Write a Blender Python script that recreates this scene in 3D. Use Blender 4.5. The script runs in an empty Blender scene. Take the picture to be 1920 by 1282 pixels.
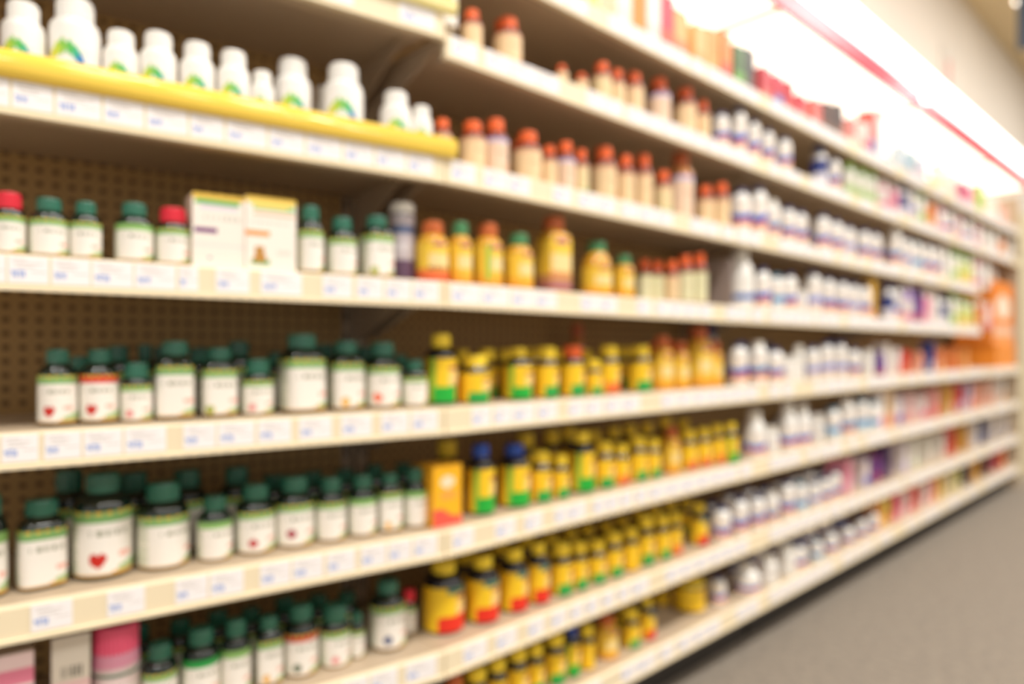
import bpy, math, random
from math import sin, cos, pi, radians, sqrt
random.seed(7)
C = bpy.context.scene.collection

# ------------------------------------------------------------------ camera frame (the picture is 1920 x 1282)
F = 1280.0
CAM = (0.0, -0.979, 0.89)
HOR = 654.5
TH = radians(47.0)
VIEW = (cos(TH), sin(TH))
RIGHT = (sin(TH), -cos(TH))
PIV = 0.749
B0 = radians(8.13)
FR = {0: ((PIV, 0.0), (cos(B0), -sin(B0)), (sin(B0), cos(B0))), 1: ((0.0, 0.0), (1.0, 0.0), (0.0, 1.0))}
BAYS = [(-1.22, 0.0), (PIV, 1.969), (1.969, 3.189), (3.189, 4.409), (4.409, 5.323)]   # extent along each bay's own run
LZ = {1: 1.606, 2: 1.4137, 3: 1.188, 4: .9648, 5: .7365, 6: .5157, 7: .300, 8: .1112}
RAIL = .047
DEP = .30
SEAM = {1: 845, 2: 845, 3: 815, 4: 777, 5: 790, 6: 800, 7: 790, 8: 815}
SHELF = {1: 'top shelf', 2: 'second shelf down', 3: 'third shelf down', 4: 'fourth shelf down', 5: 'fifth shelf down',
         6: 'sixth shelf down', 7: 'seventh shelf down', 8: 'lowest shelf'}
ORD = ['first', 'second', 'third', 'fourth', 'fifth', 'sixth', 'seventh', 'eighth', 'ninth', 'tenth', 'eleventh', 'twelfth', 'thirteenth',
       'fourteenth', 'fifteenth', 'sixteenth', 'seventeenth', 'eighteenth', 'nineteenth', 'twentieth', 'twenty-first', 'twenty-second',
       'twenty-third', 'twenty-fourth', 'twenty-fifth', 'twenty-sixth', 'twenty-seventh', 'twenty-eighth', 'twenty-ninth', 'thirtieth']


def along(x, fr, off):
    """metres along a shelf run, at depth off behind its lip, where the sight line through picture column x meets it; and its distance"""
    P, d, n = FR[fr]
    k = (x - 960) / F
    vx, vy = VIEW[0] + k * RIGHT[0], VIEW[1] + k * RIGHT[1]
    qx, qy = P[0] + n[0] * off - CAM[0], P[1] + n[1] * off - CAM[1]
    det = -vx * d[1] + vy * d[0]
    t = (-qx * d[1] + qy * d[0]) / det
    s = (vx * qy - vy * qx) / det
    return s, t


def world(fr, s, off):
    P, d, n = FR[fr]
    return P[0] + d[0] * s + n[0] * off, P[1] + d[1] * s + n[1] * off


def shelf_top(lv, fr):
    return LZ[lv] + RAIL + (.032 if (lv == 2 and fr == 0) else 0)


# ------------------------------------------------------------------ materials
def lin(c):
    if isinstance(c, str):
        c = tuple(int(c[i:i + 2], 16) / 255 for i in (0, 2, 4))
    return tuple(v / 12.92 if v <= .04045 else ((v + .055) / 1.055) ** 2.4 for v in c)


MATS = {}


def mat(name, col='FFFFFF', rough=.5, spec=.5, emit=0, coat=0, trans=0):
    if name in MATS:
        return MATS[name]
    m = bpy.data.materials.new(name)
    m.use_nodes = True
    b = m.node_tree.nodes['Principled BSDF']
    c = lin(col)
    b.inputs['Base Color'].default_value = (*c, 1)
    b.inputs['Roughness'].default_value = rough
    b.inputs['Specular IOR Level'].default_value = spec
    b.inputs['Coat Weight'].default_value = coat
    b.inputs['Transmission Weight'].default_value = trans
    if emit:
        b.inputs['Emission Color'].default_value = (*c, 1)
        b.inputs['Emission Strength'].default_value = emit
    MATS[name] = m
    return m


def noisy(name, c1, c2, scale, rough=.8, bump=0, detail=6):
    m = mat(name, c1, rough)
    nt = m.node_tree
    b = nt.nodes['Principled BSDF']
    tc = nt.nodes.new('ShaderNodeTexCoord')
    n = nt.nodes.new('ShaderNodeTexNoise')
    n.inputs['Scale'].default_value = scale
    n.inputs['Detail'].default_value = detail
    r = nt.nodes.new('ShaderNodeValToRGB')
    r.color_ramp.elements[0].position = .35
    r.color_ramp.elements[1].position = .65
    r.color_ramp.elements[0].color = (*lin(c1), 1)
    r.color_ramp.elements[1].color = (*lin(c2), 1)
    nt.links.new(tc.outputs['Object'], n.inputs['Vector'])
    nt.links.new(n.outputs['Fac'], r.inputs['Fac'])
    nt.links.new(r.outputs['Color'], b.inputs['Base Color'])
    if bump:
        bp = nt.nodes.new('ShaderNodeBump')
        bp.inputs['Strength'].default_value = bump
        bp.inputs['Distance'].default_value = .004
        nt.links.new(n.outputs['Fac'], bp.inputs['Height'])
        nt.links.new(bp.outputs['Normal'], b.inputs['Normal'])
    return m


def print_mat():
    if 'printed_paper' in MATS:
        return MATS['printed_paper']
    m = mat('printed_paper', 'FFFFFF', .42, .4)
    nt = m.node_tree
    a = nt.nodes.new('ShaderNodeAttribute')
    a.attribute_name = 'print'
    nt.links.new(a.outputs['Color'], nt.nodes['Principled BSDF'].inputs['Base Color'])
    return m


def peg_mat():
    m = mat('tan_pegboard', 'BC9862', .6, .3)
    nt = m.node_tree
    b = nt.nodes['Principled BSDF']
    tc = nt.nodes.new('ShaderNodeTexCoord')
    sc = nt.nodes.new('ShaderNodeVectorMath'); sc.operation = 'SCALE'; sc.inputs['Scale'].default_value = 1 / .0226
    fr = nt.nodes.new('ShaderNodeVectorMath'); fr.operation = 'FRACTION'
    sb = nt.nodes.new('ShaderNodeVectorMath'); sb.operation = 'SUBTRACT'; sb.inputs[1].default_value = (.5, .5, .5)
    ml = nt.nodes.new('ShaderNodeVectorMath'); ml.operation = 'MULTIPLY'; ml.inputs[1].default_value = (1, 0, 1)
    ln = nt.nodes.new('ShaderNodeVectorMath'); ln.operation = 'LENGTH'
    lt = nt.nodes.new('ShaderNodeMath'); lt.operation = 'LESS_THAN'; lt.inputs[1].default_value = .22
    mx = nt.nodes.new('ShaderNodeMix'); mx.data_type = 'RGBA'
    mx.inputs['A'].default_value = (*lin('BC9862'), 1)
    mx.inputs['B'].default_value = (*lin('6A5030'), 1)
    L = nt.links.new
    L(tc.outputs['Object'], sc.inputs[0]); L(sc.outputs[0], fr.inputs[0]); L(fr.outputs[0], sb.inputs[0]); L(sb.outputs[0], ml.inputs[0])
    L(ml.outputs[0], ln.inputs[0]); L(ln.outputs['Value'], lt.inputs[0]); L(lt.outputs[0], mx.inputs['Factor'])
    L(mx.outputs['Result'], b.inputs['Base Color'])
    return m


# ------------------------------------------------------------------ mesh pieces
class MB:
    def __init__(s):
        s.v, s.f, s.m, s.c, s.sm, s.mats = [], [], [], [], [], []

    def mi(s, m):
        if m not in s.mats:
            s.mats.append(m)
        return s.mats.index(m)

    def face(s, idx, m, col=(1, 1, 1), smooth=False):
        s.f.append(idx); s.m.append(s.mi(m)); s.c.append(col); s.sm.append(smooth)

    def box(s, x0, x1, y0, y1, z0, z1, m, col=(1, 1, 1)):
        b = len(s.v)
        s.v += [(x, y, z) for z in (z0, z1) for y in (y0, y1) for x in (x0, x1)]
        for q in ((0, 2, 3, 1), (4, 5, 7, 6), (0, 1, 5, 4), (2, 6, 7, 3), (0, 4, 6, 2), (1, 3, 7, 5)):
            s.face(tuple(b + i for i in q), m, col)

    def prism(s, pts, x0, x1, m, smooth=False):
        """outline of (y, z) points run from x0 to x1"""
        b, n = len(s.v), len(pts)
        s.v += [(x0, y, z) for y, z in pts] + [(x1, y, z) for y, z in pts]
        for i in range(n):
            j = (i + 1) % n
            s.face((b + i, b + j, b + n + j, b + n + i), m, (1, 1, 1), smooth)
        s.face(tuple(b + i for i in range(n))[::-1], m)
        s.face(tuple(b + n + i for i in range(n)), m)

    def lathe(s, prof, m, n=40, rib=0, sq=0, smooth=True, closed=True):
        b = len(s.v)
        for r, z in prof:
            for k in range(n):
                a = 2 * pi * k / n
                q = r * (1 - (rib if k % 2 else 0))
                if sq:
                    q *= .9 * (abs(cos(a)) ** 4 + abs(sin(a)) ** 4) ** -.25 if sq == 1 else 1
                s.v.append((q * sin(a), -q * cos(a), z))
        for i in range(len(prof) - 1):
            for k in range(n):
                j = (k + 1) % n
                s.face((b + i * n + k, b + i * n + j, b + (i + 1) * n + j, b + (i + 1) * n + k), m, (1, 1, 1), smooth)
        if closed:
            s.face(tuple(b + k for k in range(n))[::-1], m)
            t = b + (len(prof) - 1) * n
            s.face(tuple(t + k for k in range(n)), m)

    def label(s, z0, z1, design, r=1.012, sq=0, nv=34):
        m = print_mat()
        angs = [-180 + 8 * i for i in range(9)] + [-108 + 2.75 * i for i in range(68)] + [80 + 10 * i for i in range(10)]
        n = len(angs)
        b = len(s.v)
        for i in range(nv + 1):
            z = z0 + (z1 - z0) * i / nv
            for a in angs:
                t = radians(a)
                q = r
                if sq:
                    q *= .9 * (abs(cos(t)) ** 4 + abs(sin(t)) ** 4) ** -.25
                s.v.append((q * sin(t), -q * cos(t), z))
        for i in range(nv):
            for k in range(n):
                j = (k + 1) % n
                a = angs[k] + (angs[j] - angs[k]) / 2 if j else -180 - 5
                s.face((b + i * n + k, b + i * n + j, b + (i + 1) * n + j, b + (i + 1) * n + k), m, lin(design(a, (i + .5) / nv)), True)

    def mesh(s, name):
        me = bpy.data.meshes.new(name)
        me.from_pydata(s.v, [], s.f)
        for m in s.mats:
            me.materials.append(m)
        me.polygons.foreach_set('material_index', s.m)
        me.polygons.foreach_set('use_smooth', s.sm)
        if any(m.name == 'printed_paper' for m in s.mats):
            at = me.color_attributes.new('print', 'FLOAT_COLOR', 'CORNER')
            buf = []
            for f, c in zip(s.f, s.c):
                buf += [c[0], c[1], c[2], 1.0] * len(f)
            at.data.foreach_set('color', buf)
        me.update()
        return me


def link(name, data, parent=None):
    o = bpy.data.objects.new(name, data)
    C.objects.link(o)
    if parent is not None:
        o.parent = parent
    return o


def obj(name, mb, parent=None):
    return link(name, mb.mesh(name), parent)


def tag(o, label, cat, group=None):
    o['label'] = label
    o['category'] = cat
    if group:
        o['group'] = group
    return o


def struct(name, mb):
    o = obj(name, mb)
    o['kind'] = 'structure'
    return o


# ------------------------------------------------------------------ printed designs: colour at angle a (0 = front) and height v
def H(c):
    return tuple(int(c[i:i + 2], 16) / 255 for i in (0, 2, 4))


def mixc(a, b, t):
    return tuple(x + (y - x) * t for x, y in zip(a, b))


CREAM, WHITE = H('F4EEE4'), H('FAF6F0')


def heart(a, v, ca, cv, R, asp):
    x = (a - ca) / R
    y = (v - cv) / (R * asp)
    y = y * 1.15 + .1
    return (x * x + y * y - .55) ** 3 - x * x * y ** 3 < 0


def bars(a, v, rows, c, a0=-45, a1=45):
    for (cv, hh, dens) in rows:
        if abs(v - cv) < hh and a0 < a < a1:
            if math.sin(a * .9 + cv * 37) + math.sin(a * .37 + cv * 11) > dens:
                return c
    return None


def d_green(icon=None, ic='C8281E', ia=-18, iv=.2, band='7FB069', gold=True, base='D9A54E', dark=False, tilt=0):
    band, ic, base = H(band), H(ic), H(base)

    def f(a, v):
        v2 = v + tilt * .0012 * a
        if v2 > .93:
            return H('E2C24A') if gold and math.sin(a * .3) > -.2 else band
        if v2 > .82:
            return band if abs(a) < 75 else mixc(band, CREAM, .4)
        if v < .035 + .03 * (a > 10):
            return base
        if icon == 'heart' and heart(a, v, ia, iv + .03, 19, .0085):
            return ic
        if icon == 'dot' and ((a - ia) / 14) ** 2 + ((v - iv) / .1) ** 2 < 1:
            return ic
        if icon == 'slice' and ((a - ia) / 15) ** 2 + ((v - iv) / .13) ** 2 < 1 and (v - iv) < .004 * (ia + 18 - a):
            return ic
        t = bars(a, v, [(.66, .04, -.2)], H('9C9C86'), -38, 42) or bars(a, v, [(.56, .012, -.3), (.5, .012, .1)], H('CFCBBC'), -30, 40)
        if t:
            return t
        if 25 < a < 55 and .26 < v < .36:
            return H('F0B8A8')
        if a > 20 and v < .12 + .002 * (a - 20):
            return H('A9C48C')
        if a < -62:
            return H('E6E4D2') if math.sin(v * 90) > -.4 else H('C9CDB8')
        return CREAM
    return f


def d_leaf(big=1.0):
    pts = [(-44, .15, 'E6DC3C', .07), (-30, .22, 'C8DC46', .09), (-16, .27, '8CCB50', .1), (0, .26, '5ABF5A', .09), (12, .2, '3CB48C', .08), (22, .1, '2E7FC0', .07), (26, .03, '2458A8', .06)]

    def f(a, v):
        for (pa, pv, c, r) in pts:
            if abs(a + 8 - pa * big) / 13 + abs(v - pv * big - .4) / (r * 1.5) < 1:
                return H(c)
        t = bars(a, v, [(.62, .03, .4), (.54, .012, .2)], H('DDE0CC'), -35, 35)
        return t or WHITE
    return f


def d_yellow(base='2FA84A', face='F5D489', mark='A04A50', stripe=False, right='F08A3C'):
    base, face, mark, right = H(base), H(face), H(mark), H(right)

    def f(a, v):
        if -60 < a < 30 and v < .37 + .0006 * a:
            return base
        if 30 <= a < 70 and v < .5:
            return right
        if stripe and -74 < a < -54:
            return H('8DC63F')
        if -6 < a < 40 and .74 < v < .82:
            return mark
        if -10 < a < 55 and .22 < v < .74:
            return face if ((a - 22) / 26) ** 2 + ((v - .46) / .24) ** 2 < 1 else mixc(face, H('F8C62C'), .55)
        if a < -75 and math.sin(v * 80) > .2:
            return H('EDBB22')
        return H('FACE26')
    return f


def d_red():
    g = d_yellow(base='E8321E', face='F7D08A')

    def f(a, v):
        if -34 < a < 46 and .86 < v:
            return H('5E7F6A')
        if 46 <= a < 66 and v < .25:
            return H('9C9CC0')
        return g(a, v)
    return f


def d_tan(c='F0D2A4', top='E8B890', bot=None):
    c, top = H(c), H(top)

    def f(a, v):
        if v > .88:
            return top
        if bot and v < .14:
            return H(bot)
        if -30 < a < 35 and .55 < v < .63:
            return mixc(c, H('C87850'), .35)
        if a > 10 and v < .3:
            return mixc(c, H('E0A070'), .4)
        return c if (a > -70 or math.sin(v * 90) > 0) else mixc(c, H('C8A070'), .3)
    return f


def d_amber(base='F0A030', mid='F7DC9A', belt=None, purple=True, stripe=None):
    base, mid = H(base), H(mid)

    def f(a, v):
        if purple and -30 < a < 20 and v > .9:
            return H('A8507C')
        if v < .1:
            return base
        if stripe and -52 < a < -34:
            return H(stripe)
        if belt and .26 < v < .35 and -50 < a < 40 and math.sin(a * .5) > -.3:
            return H(belt)
        if -48 < a < 40 and .36 < v < .72:
            return mid
        if v < .3:
            return mixc(base, H('F6CC44'), .5)
        return H('F6CC44')
    return f


def d_wave(blue='2A4FC0', lo='F7A878', top='F6F0E8', teal=False, hi=.46):
    blue, lo, top = H(blue), H(lo), H(top)

    def f(a, v):
        w = hi + .05 * math.sin(radians(a * 2.2 + 40))
        if w - .1 < v < w + .12:
            return H('1E78B8') if teal and a > -70 else blue
        if v < w - .09 and v > .14 and a > -120:
            return lo
        if .78 < v < .86 and -80 < a < 30:
            return mixc(top, H('F0C8A0'), .6)
        return top
    return f


def d_plain(c, c2=None, band=None, lo=.0, hi=.3):
    c = H(c)

    def f(a, v):
        if c2 and lo < v < hi:
            return H(c2)
        if band and .7 < v < .82:
            return H(band)
        if .45 < v < .55 and -70 < a < 20 and math.sin(a) > 0:
            return mixc(c, (1, 1, 1), .5)
        return c
    return f


# ------------------------------------------------------------------ bottle prototypes
def M(n):
    T = {'green_glass': ('0A1C14', .035, .9), 'green_cap': ('2A6E56', .24, .8), 'black_glass': ('100C16', .035, .9), 'yellow_cap': ('FFDC34', .33, .5),
         'blue_cap': ('2A4FA8', .35, .5), 'navy_cap': ('26356A', .35, .5), 'orange_cap': ('F86E2E', .35, .5), 'brown_cap': ('C8662E', .35, .5),
         'amber_plastic': ('7A2E1C', .2, .5), 'white_plastic': ('F6F3EC', .35, .5), 'red_cap': ('E02A3C', .3, .5), 'pink_cap': ('FF6486', .35, .5),
         'pink_plastic': ('F2A4BC', .4, .5), 'leaf_cap': ('4C8A5A', .3, .5), 'honey_plastic': ('D9A030', .2, .5), 'clear_amber': ('C88A50', .15, .5),
         'silver_cap': ('8A8A84', .25, .5), 'teal_cap': ('2A7A98', .35, .5), 'purple_plastic': ('5A2A78', .35, .5), 'lilac_plastic': ('C2A8DC', .35, .5),
         'pale_cap': ('EFE9DC', .35, .5), 'orange_plastic': ('F08030', .35, .5), 'lime_cap': ('8CC04A', .35, .5), 'purple_cap': ('6A4A9C', .35, .5),
         'peach_plastic': ('F6C8A4', .35, .5)}
    c, r, s = T[n]
    return mat(n, c, r, s)


STY = {  # body profile, cap (radius, z0), label (z0, z1)
    'pill': ([(.9, 0), (1, .035), (1, .64), (.97, .685), (.86, .735), (.68, .765), (.6, .785), (.58, .81)], .65, .785, .035, .63, 0),
    'ypill': ([(.9, 0), (1, .035), (1, .64), (.96, .68), (.84, .715), (.72, .735), (.68, .78)], .77, .765, .035, .63, 0),
    'jar': ([(.94, 0), (1, .03), (1, .66), (.96, .7), (.95, .74)], .97, .71, .03, .6, 0),
    'big': ([(.86, 0), (.96, .02), (1, .05), (1, .66), (.97, .7), (.86, .755), (.66, .79), (.54, .81), (.52, .83)], .58, .815, .045, .66, 0),
    'wave': ([(.92, 0), (1, .03), (1, .7), (.97, .76), (.86, .82), (.68, .87), (.6, .89)], .62, .885, .03, .7, 0),
    'squat': ([(.9, 0), (1, .035), (1, .62), (.97, .67), (.82, .72), (.7, .745), (.66, .77)], .76, .74, .03, .62, 0),
    'square': ([(.88, 0), (1, .035), (1, .69), (.96, .735), (.75, .785), (.6, .81), (.58, .83)], .62, .815, .04, .685, 1),
    'white': ([(.92, 0), (1, .03), (1, .68), (.98, .72), (.9, .755), (.74, .775), (.7, .8)], .75, .785, .03, .67, 0),
    'canister': ([(.96, 0), (1, .02), (1, .86)], 1.0, .86, .04, .84, 0),
    'tub': ([(.8, 0), (.97, .05), (1, .1), (1, .8), (.95, .86), (.9, .88)], .93, .86, .08, .8, 0),
    'slope': ([(.9, 0), (1, .03), (1, .5), (.9, .66), (.7, .76), (.6, .8), (.56, .82)], .6, .8, .03, .52, 0),
}
PARTS = {}


def proto(sty, body, cap, design):
    key = (sty, body, cap, design)
    if key in PARTS:
        return PARTS[key]
    prof, cr, cz, l0, l1, sq = STY[sty]
    d = DES[design] if design else None

    def b_(mb):
        mb.lathe(prof, M(body), 40, sq=sq)

    def c_(mb):
        ch = 1 - cz
        mb.lathe([(cr * .97, cz), (cr, cz + ch * .08), (cr, cz + ch * .8)], M(cap), 64, rib=.035, smooth=False)
        mb.lathe([(cr * .985, cz + ch * .78), (cr * .96, cz + ch * .92), (cr * .88, 1.0)], M(cap), 32)

    def l_(mb):
        mb.label(l0, l1, d, sq=sq)
    out = []
    for fn in (b_, c_) + ((l_,) if d else ()):
        mb = MB(); fn(mb); out.append(mb)
    meshes = [out[0].mesh('bottle_body'), out[1].mesh('screw_cap')] + ([out[2].mesh('paper_label')] if d else [])
    jm = MB()
    for fn in (b_, c_) + ((l_,) if d else ()):
        fn(jm)
    PARTS[key] = (meshes, jm)
    return PARTS[key]


JOIN = {}
DES = {
    'heart': d_green('heart', tilt=0), 'heart_red': d_green('heart', band='D8392E'), 'plain': d_green(), 'plain_green': d_green(gold=False, band='8DBB6A'),
    'pink_dot': d_green('dot', ic='E88A8A', ia=-25), 'red_dot': d_green('dot', ic='C03038', ia=-18, iv=.24), 'ruby': d_green('dot', ic='A82440', ia=-20, iv=.3),
    'slice': d_green('slice', ic='F2602E', ia=-32, iv=.25), 'navy_dot': d_green('dot', ic='3A4A7C', ia=-22, iv=.22), 'olive_dot': d_green('dot', ic='A8B050', ia=-36, iv=.12),
    'amber_dot': d_green('dot', ic='E8B050', ia=-22, iv=.14), 'red_top': d_green('dot', ic='5A6A50', ia=-22, iv=.2, band='C84A3C'),
    'bright_top': d_green(gold=False, band='2EA04A'), 'back': d_green(gold=False, band='8DBB6A', ia=0),
    'leaf': d_leaf(), 'leaf_big': d_leaf(1.0),
    'y_green': d_yellow(), 'y_stripe': d_yellow(stripe=True, base='22B03C'), 'y_red': d_red(), 'y_plain': d_yellow(base='F8C822', face='F8CC3C', mark='F0A830', right='F8C822'),
    'y_orange': d_yellow(base='F07A3C', face='F6D080', mark='B0604C'),
    'tan': d_tan(), 'tan_green': d_tan('EBD7A6', bot='B9C88A'), 'tan_lilac': d_tan('EFD0B4', top='C8BCDC'), 'pale': d_tan('E2DEB4', top='DDD8A8'),
    'amber': d_amber(), 'amber_red': d_amber(base='E83A3C', belt='6A4A34'), 'amber_stripe': d_amber(stripe='A4C84C', purple=True), 'amber_purple': d_amber(base='9C5080', belt='E88A5A'),
    'wave': d_wave(), 'wave_hi': d_wave(teal=True), 'wave_pale': d_wave('8C98DC', 'F2D8C8'), 'wave_teal': d_wave('2A8CC8', 'CFE4EC'), 'wave_big': d_wave('2E5CC4', 'F79060', hi=.42),
    'milk': d_plain('F4EFE6'), 'milk_pink': d_plain('F4E8E2', 'EE9AB0', hi=.35), 'milk_green': d_plain('F0EFDC', 'B8D48A', hi=.45), 'navy': d_plain('2C3A80', 'E8E4EC', hi=.4),
    'purple': d_plain('6A3C90', 'B04468', hi=.3), 'pink': d_plain('F09AAE', 'F4C0CC', hi=.3), 'orange': d_plain('F2924A', 'F4B070', hi=.4),
    'cocoa': d_plain('C9BFC4', '6A5068', hi=.3, band='5A6E9A'), 'yg': d_plain('DCE48A', 'F2D46A', hi=.4), 'dotty': d_plain('F4EFE6', '3A6CB8', lo=.2, hi=.4),
    'pinkjar': d_plain('EBD6D2', '4E7A5E', lo=.84, hi=.92),
}
# kind: style, body, cap, design, description, noun for the object name
K = {
    'wl': ('white', 'white_plastic', 'white_plastic', 'leaf', 'white bottle with green leaf emblem', 'supplement_bottle'),
    'wp': ('white', 'white_plastic', 'white_plastic', 'milk', 'plain white supplement bottle', 'supplement_bottle'),
    'gh': ('big', 'green_glass', 'green_cap', 'heart', 'dark green bottle with red heart label', 'supplement_bottle'),
    'ghr': ('big', 'green_glass', 'green_cap', 'heart_red', 'green bottle with heart and red-topped label', 'supplement_bottle'),
    'g': ('pill', 'green_glass', 'green_cap', 'plain', 'green-capped bottle with plain cream label', 'supplement_bottle'),
    'gg': ('pill', 'green_glass', 'green_cap', 'plain_green', 'green-capped bottle with green-topped cream label', 'supplement_bottle'),
    'gs': ('squat', 'green_glass', 'green_cap', 'pink_dot', 'small green-capped bottle with pink spot', 'supplement_bottle'),
    'gq': ('square', 'green_glass', 'green_cap', 'plain', 'large square green-capped bottle', 'supplement_bottle'),
    'gqo': ('square', 'green_glass', 'green_cap', 'olive_dot', 'green-capped bottle with olive spot', 'supplement_bottle'),
    'gam': ('square', 'green_glass', 'green_cap', 'amber_dot', 'green-capped bottle with amber spot', 'supplement_bottle'),
    'gsl': ('pill', 'green_glass', 'green_cap', 'slice', 'green-capped bottle with orange fruit slice', 'supplement_bottle'),
    'grd': ('pill', 'green_glass', 'green_cap', 'red_dot', 'green-capped bottle with small red spot', 'supplement_bottle'),
    'grb': ('pill', 'green_glass', 'green_cap', 'ruby', 'green-capped bottle with large ruby spot', 'supplement_bottle'),
    'gnv': ('big', 'green_glass', 'green_cap', 'navy_dot', 'green-capped bottle with navy spot', 'supplement_bottle'),
    'grt': ('pill', 'green_glass', 'green_cap', 'red_top', 'green-capped bottle with red-banded label', 'supplement_bottle'),
    'gbt': ('pill', 'green_glass', 'green_cap', 'bright_top', 'green-capped bottle with bright green band', 'supplement_bottle'),
    'gr': ('squat', 'green_glass', 'red_cap', 'plain', 'red-capped dark green bottle', 'supplement_bottle'),
    'can': ('canister', 'black_glass', 'pale_cap', 'cocoa', 'tall canister with cream lid', 'canister'),
    'ybr': ('pill', 'honey_plastic', 'brown_cap', 'amber_red', 'brown-capped yellow bottle with red foot', 'vitamin_bottle'),
    'yb': ('square', 'honey_plastic', 'brown_cap', 'amber_purple', 'tall square yellow bottle with brown cap', 'vitamin_bottle'),
    'ybs': ('pill', 'honey_plastic', 'brown_cap', 'amber_stripe', 'brown-capped yellow bottle with green stripe', 'vitamin_bottle'),
    'ygc': ('pill', 'honey_plastic', 'leaf_cap', 'amber', 'green-capped yellow bottle', 'vitamin_bottle'),
    'ygs': ('slope', 'honey_plastic', 'leaf_cap', 'amber', 'green-capped yellow bottle with sloping shoulders', 'vitamin_bottle'),
    'yo': ('pill', 'honey_plastic', 'brown_cap', 'amber', 'orange-capped yellow bottle', 'vitamin_bottle'),
    'y': ('ypill', 'black_glass', 'yellow_cap', 'y_green', 'yellow-capped bottle with green-footed label', 'vitamin_bottle'),
    'yor': ('ypill', 'black_glass', 'yellow_cap', 'y_orange', 'yellow-capped bottle with orange-footed label', 'vitamin_bottle'),
    'ys': ('big', 'black_glass', 'yellow_cap', 'y_stripe', 'yellow-capped bottle with green side stripe', 'vitamin_bottle'),
    'yr': ('big', 'black_glass', 'yellow_cap', 'y_red', 'yellow-capped bottle with red-footed label', 'vitamin_bottle'),
    'yp': ('ypill', 'black_glass', 'yellow_cap', 'y_plain', 'yellow-capped bottle with plain yellow label', 'vitamin_bottle'),
    'yoc': ('ypill', 'black_glass', 'orange_cap', 'y_green', 'orange-capped bottle with yellow label', 'vitamin_bottle'),
    'ybl': ('big', 'black_glass', 'blue_cap', 'y_stripe', 'blue-capped bottle with yellow label', 'vitamin_bottle'),
    'yt': ('tub', 'black_glass', 'yellow_cap', 'y_plain', 'large plain yellow tub with dark foot', 'tub'),
    'o': ('pill', 'amber_plastic', 'orange_cap', 'tan', 'orange-capped bottle with tan label', 'vitamin_bottle'),
    'og': ('pill', 'amber_plastic', 'orange_cap', 'tan_green', 'orange-capped bottle with green-footed tan label', 'vitamin_bottle'),
    'ol': ('pill', 'amber_plastic', 'orange_cap', 'tan_lilac', 'orange-capped bottle with lilac-topped label', 'vitamin_bottle'),
    'op': ('pill', 'amber_plastic', 'orange_cap', 'pale', 'orange-capped bottle with pale green label', 'vitamin_bottle'),
    'ob': ('pill', 'clear_amber', 'brown_cap', 'tan_lilac', 'tall brown-capped amber bottle', 'vitamin_bottle'),
    'w': ('wave', 'white_plastic', 'navy_cap', 'wave', 'white bottle with navy cap, blue wave', 'vitamin_bottle'),
    'ww': ('wave', 'white_plastic', 'pale_cap', 'wave_hi', 'white-capped white bottle with teal wave', 'vitamin_bottle'),
    'wv': ('wave', 'white_plastic', 'navy_cap', 'wave_pale', 'white bottle with faint lilac wave', 'vitamin_bottle'),
    'wt': ('wave', 'white_plastic', 'teal_cap', 'wave_teal', 'white bottle with teal cap and wave', 'vitamin_bottle'),
    'wbg': ('slope', 'white_plastic', 'pale_cap', 'wave_big', 'large white bottle with broad blue band', 'vitamin_bottle'),
    'wd': ('slope', 'white_plastic', 'pale_cap', 'dotty', 'tall white bottle with tapering shoulders', 'lotion_bottle'),
    'wm': ('white', 'white_plastic', 'pale_cap', 'milk', 'plain white-capped white bottle', 'vitamin_bottle'),
    'wg': ('white', 'white_plastic', 'lime_cap', 'milk_green', 'white and pale green bottle', 'vitamin_bottle'),
    'wpk': ('white', 'pink_plastic', 'pale_cap', 'milk_pink', 'white and pink bottle', 'vitamin_bottle'),
    'nv': ('pill', 'white_plastic', 'navy_cap', 'navy', 'navy blue bottle with pale foot', 'vitamin_bottle'),
    'pu': ('pill', 'purple_plastic', 'purple_cap', 'purple', 'purple bottle with crimson foot', 'vitamin_bottle'),
    'li': ('slope', 'lilac_plastic', 'pale_cap', 'milk_pink', 'lilac bottle with white cap', 'vitamin_bottle'),
    'pk': ('white', 'pink_plastic', 'pale_cap', 'pink', 'pink bottle with white cap', 'vitamin_bottle'),
    'or': ('white', 'orange_plastic', 'pale_cap', 'orange', 'orange bottle with white cap', 'vitamin_bottle'),
    'lg': ('white', 'white_plastic', 'lime_cap', 'yg', 'lime-capped yellow-green bottle', 'vitamin_bottle'),
    'jar': ('jar', 'pink_plastic', 'pink_cap', 'pinkjar', 'large pink-lidded jar with green-lined label', 'jar'),
    'pjar': ('tub', 'white_plastic', 'pale_cap', 'milk', 'squat white tub', 'tub'),
}

ITEMS = []     # dicts, named and numbered from left to right once everything stands
PLACED = {}


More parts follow.
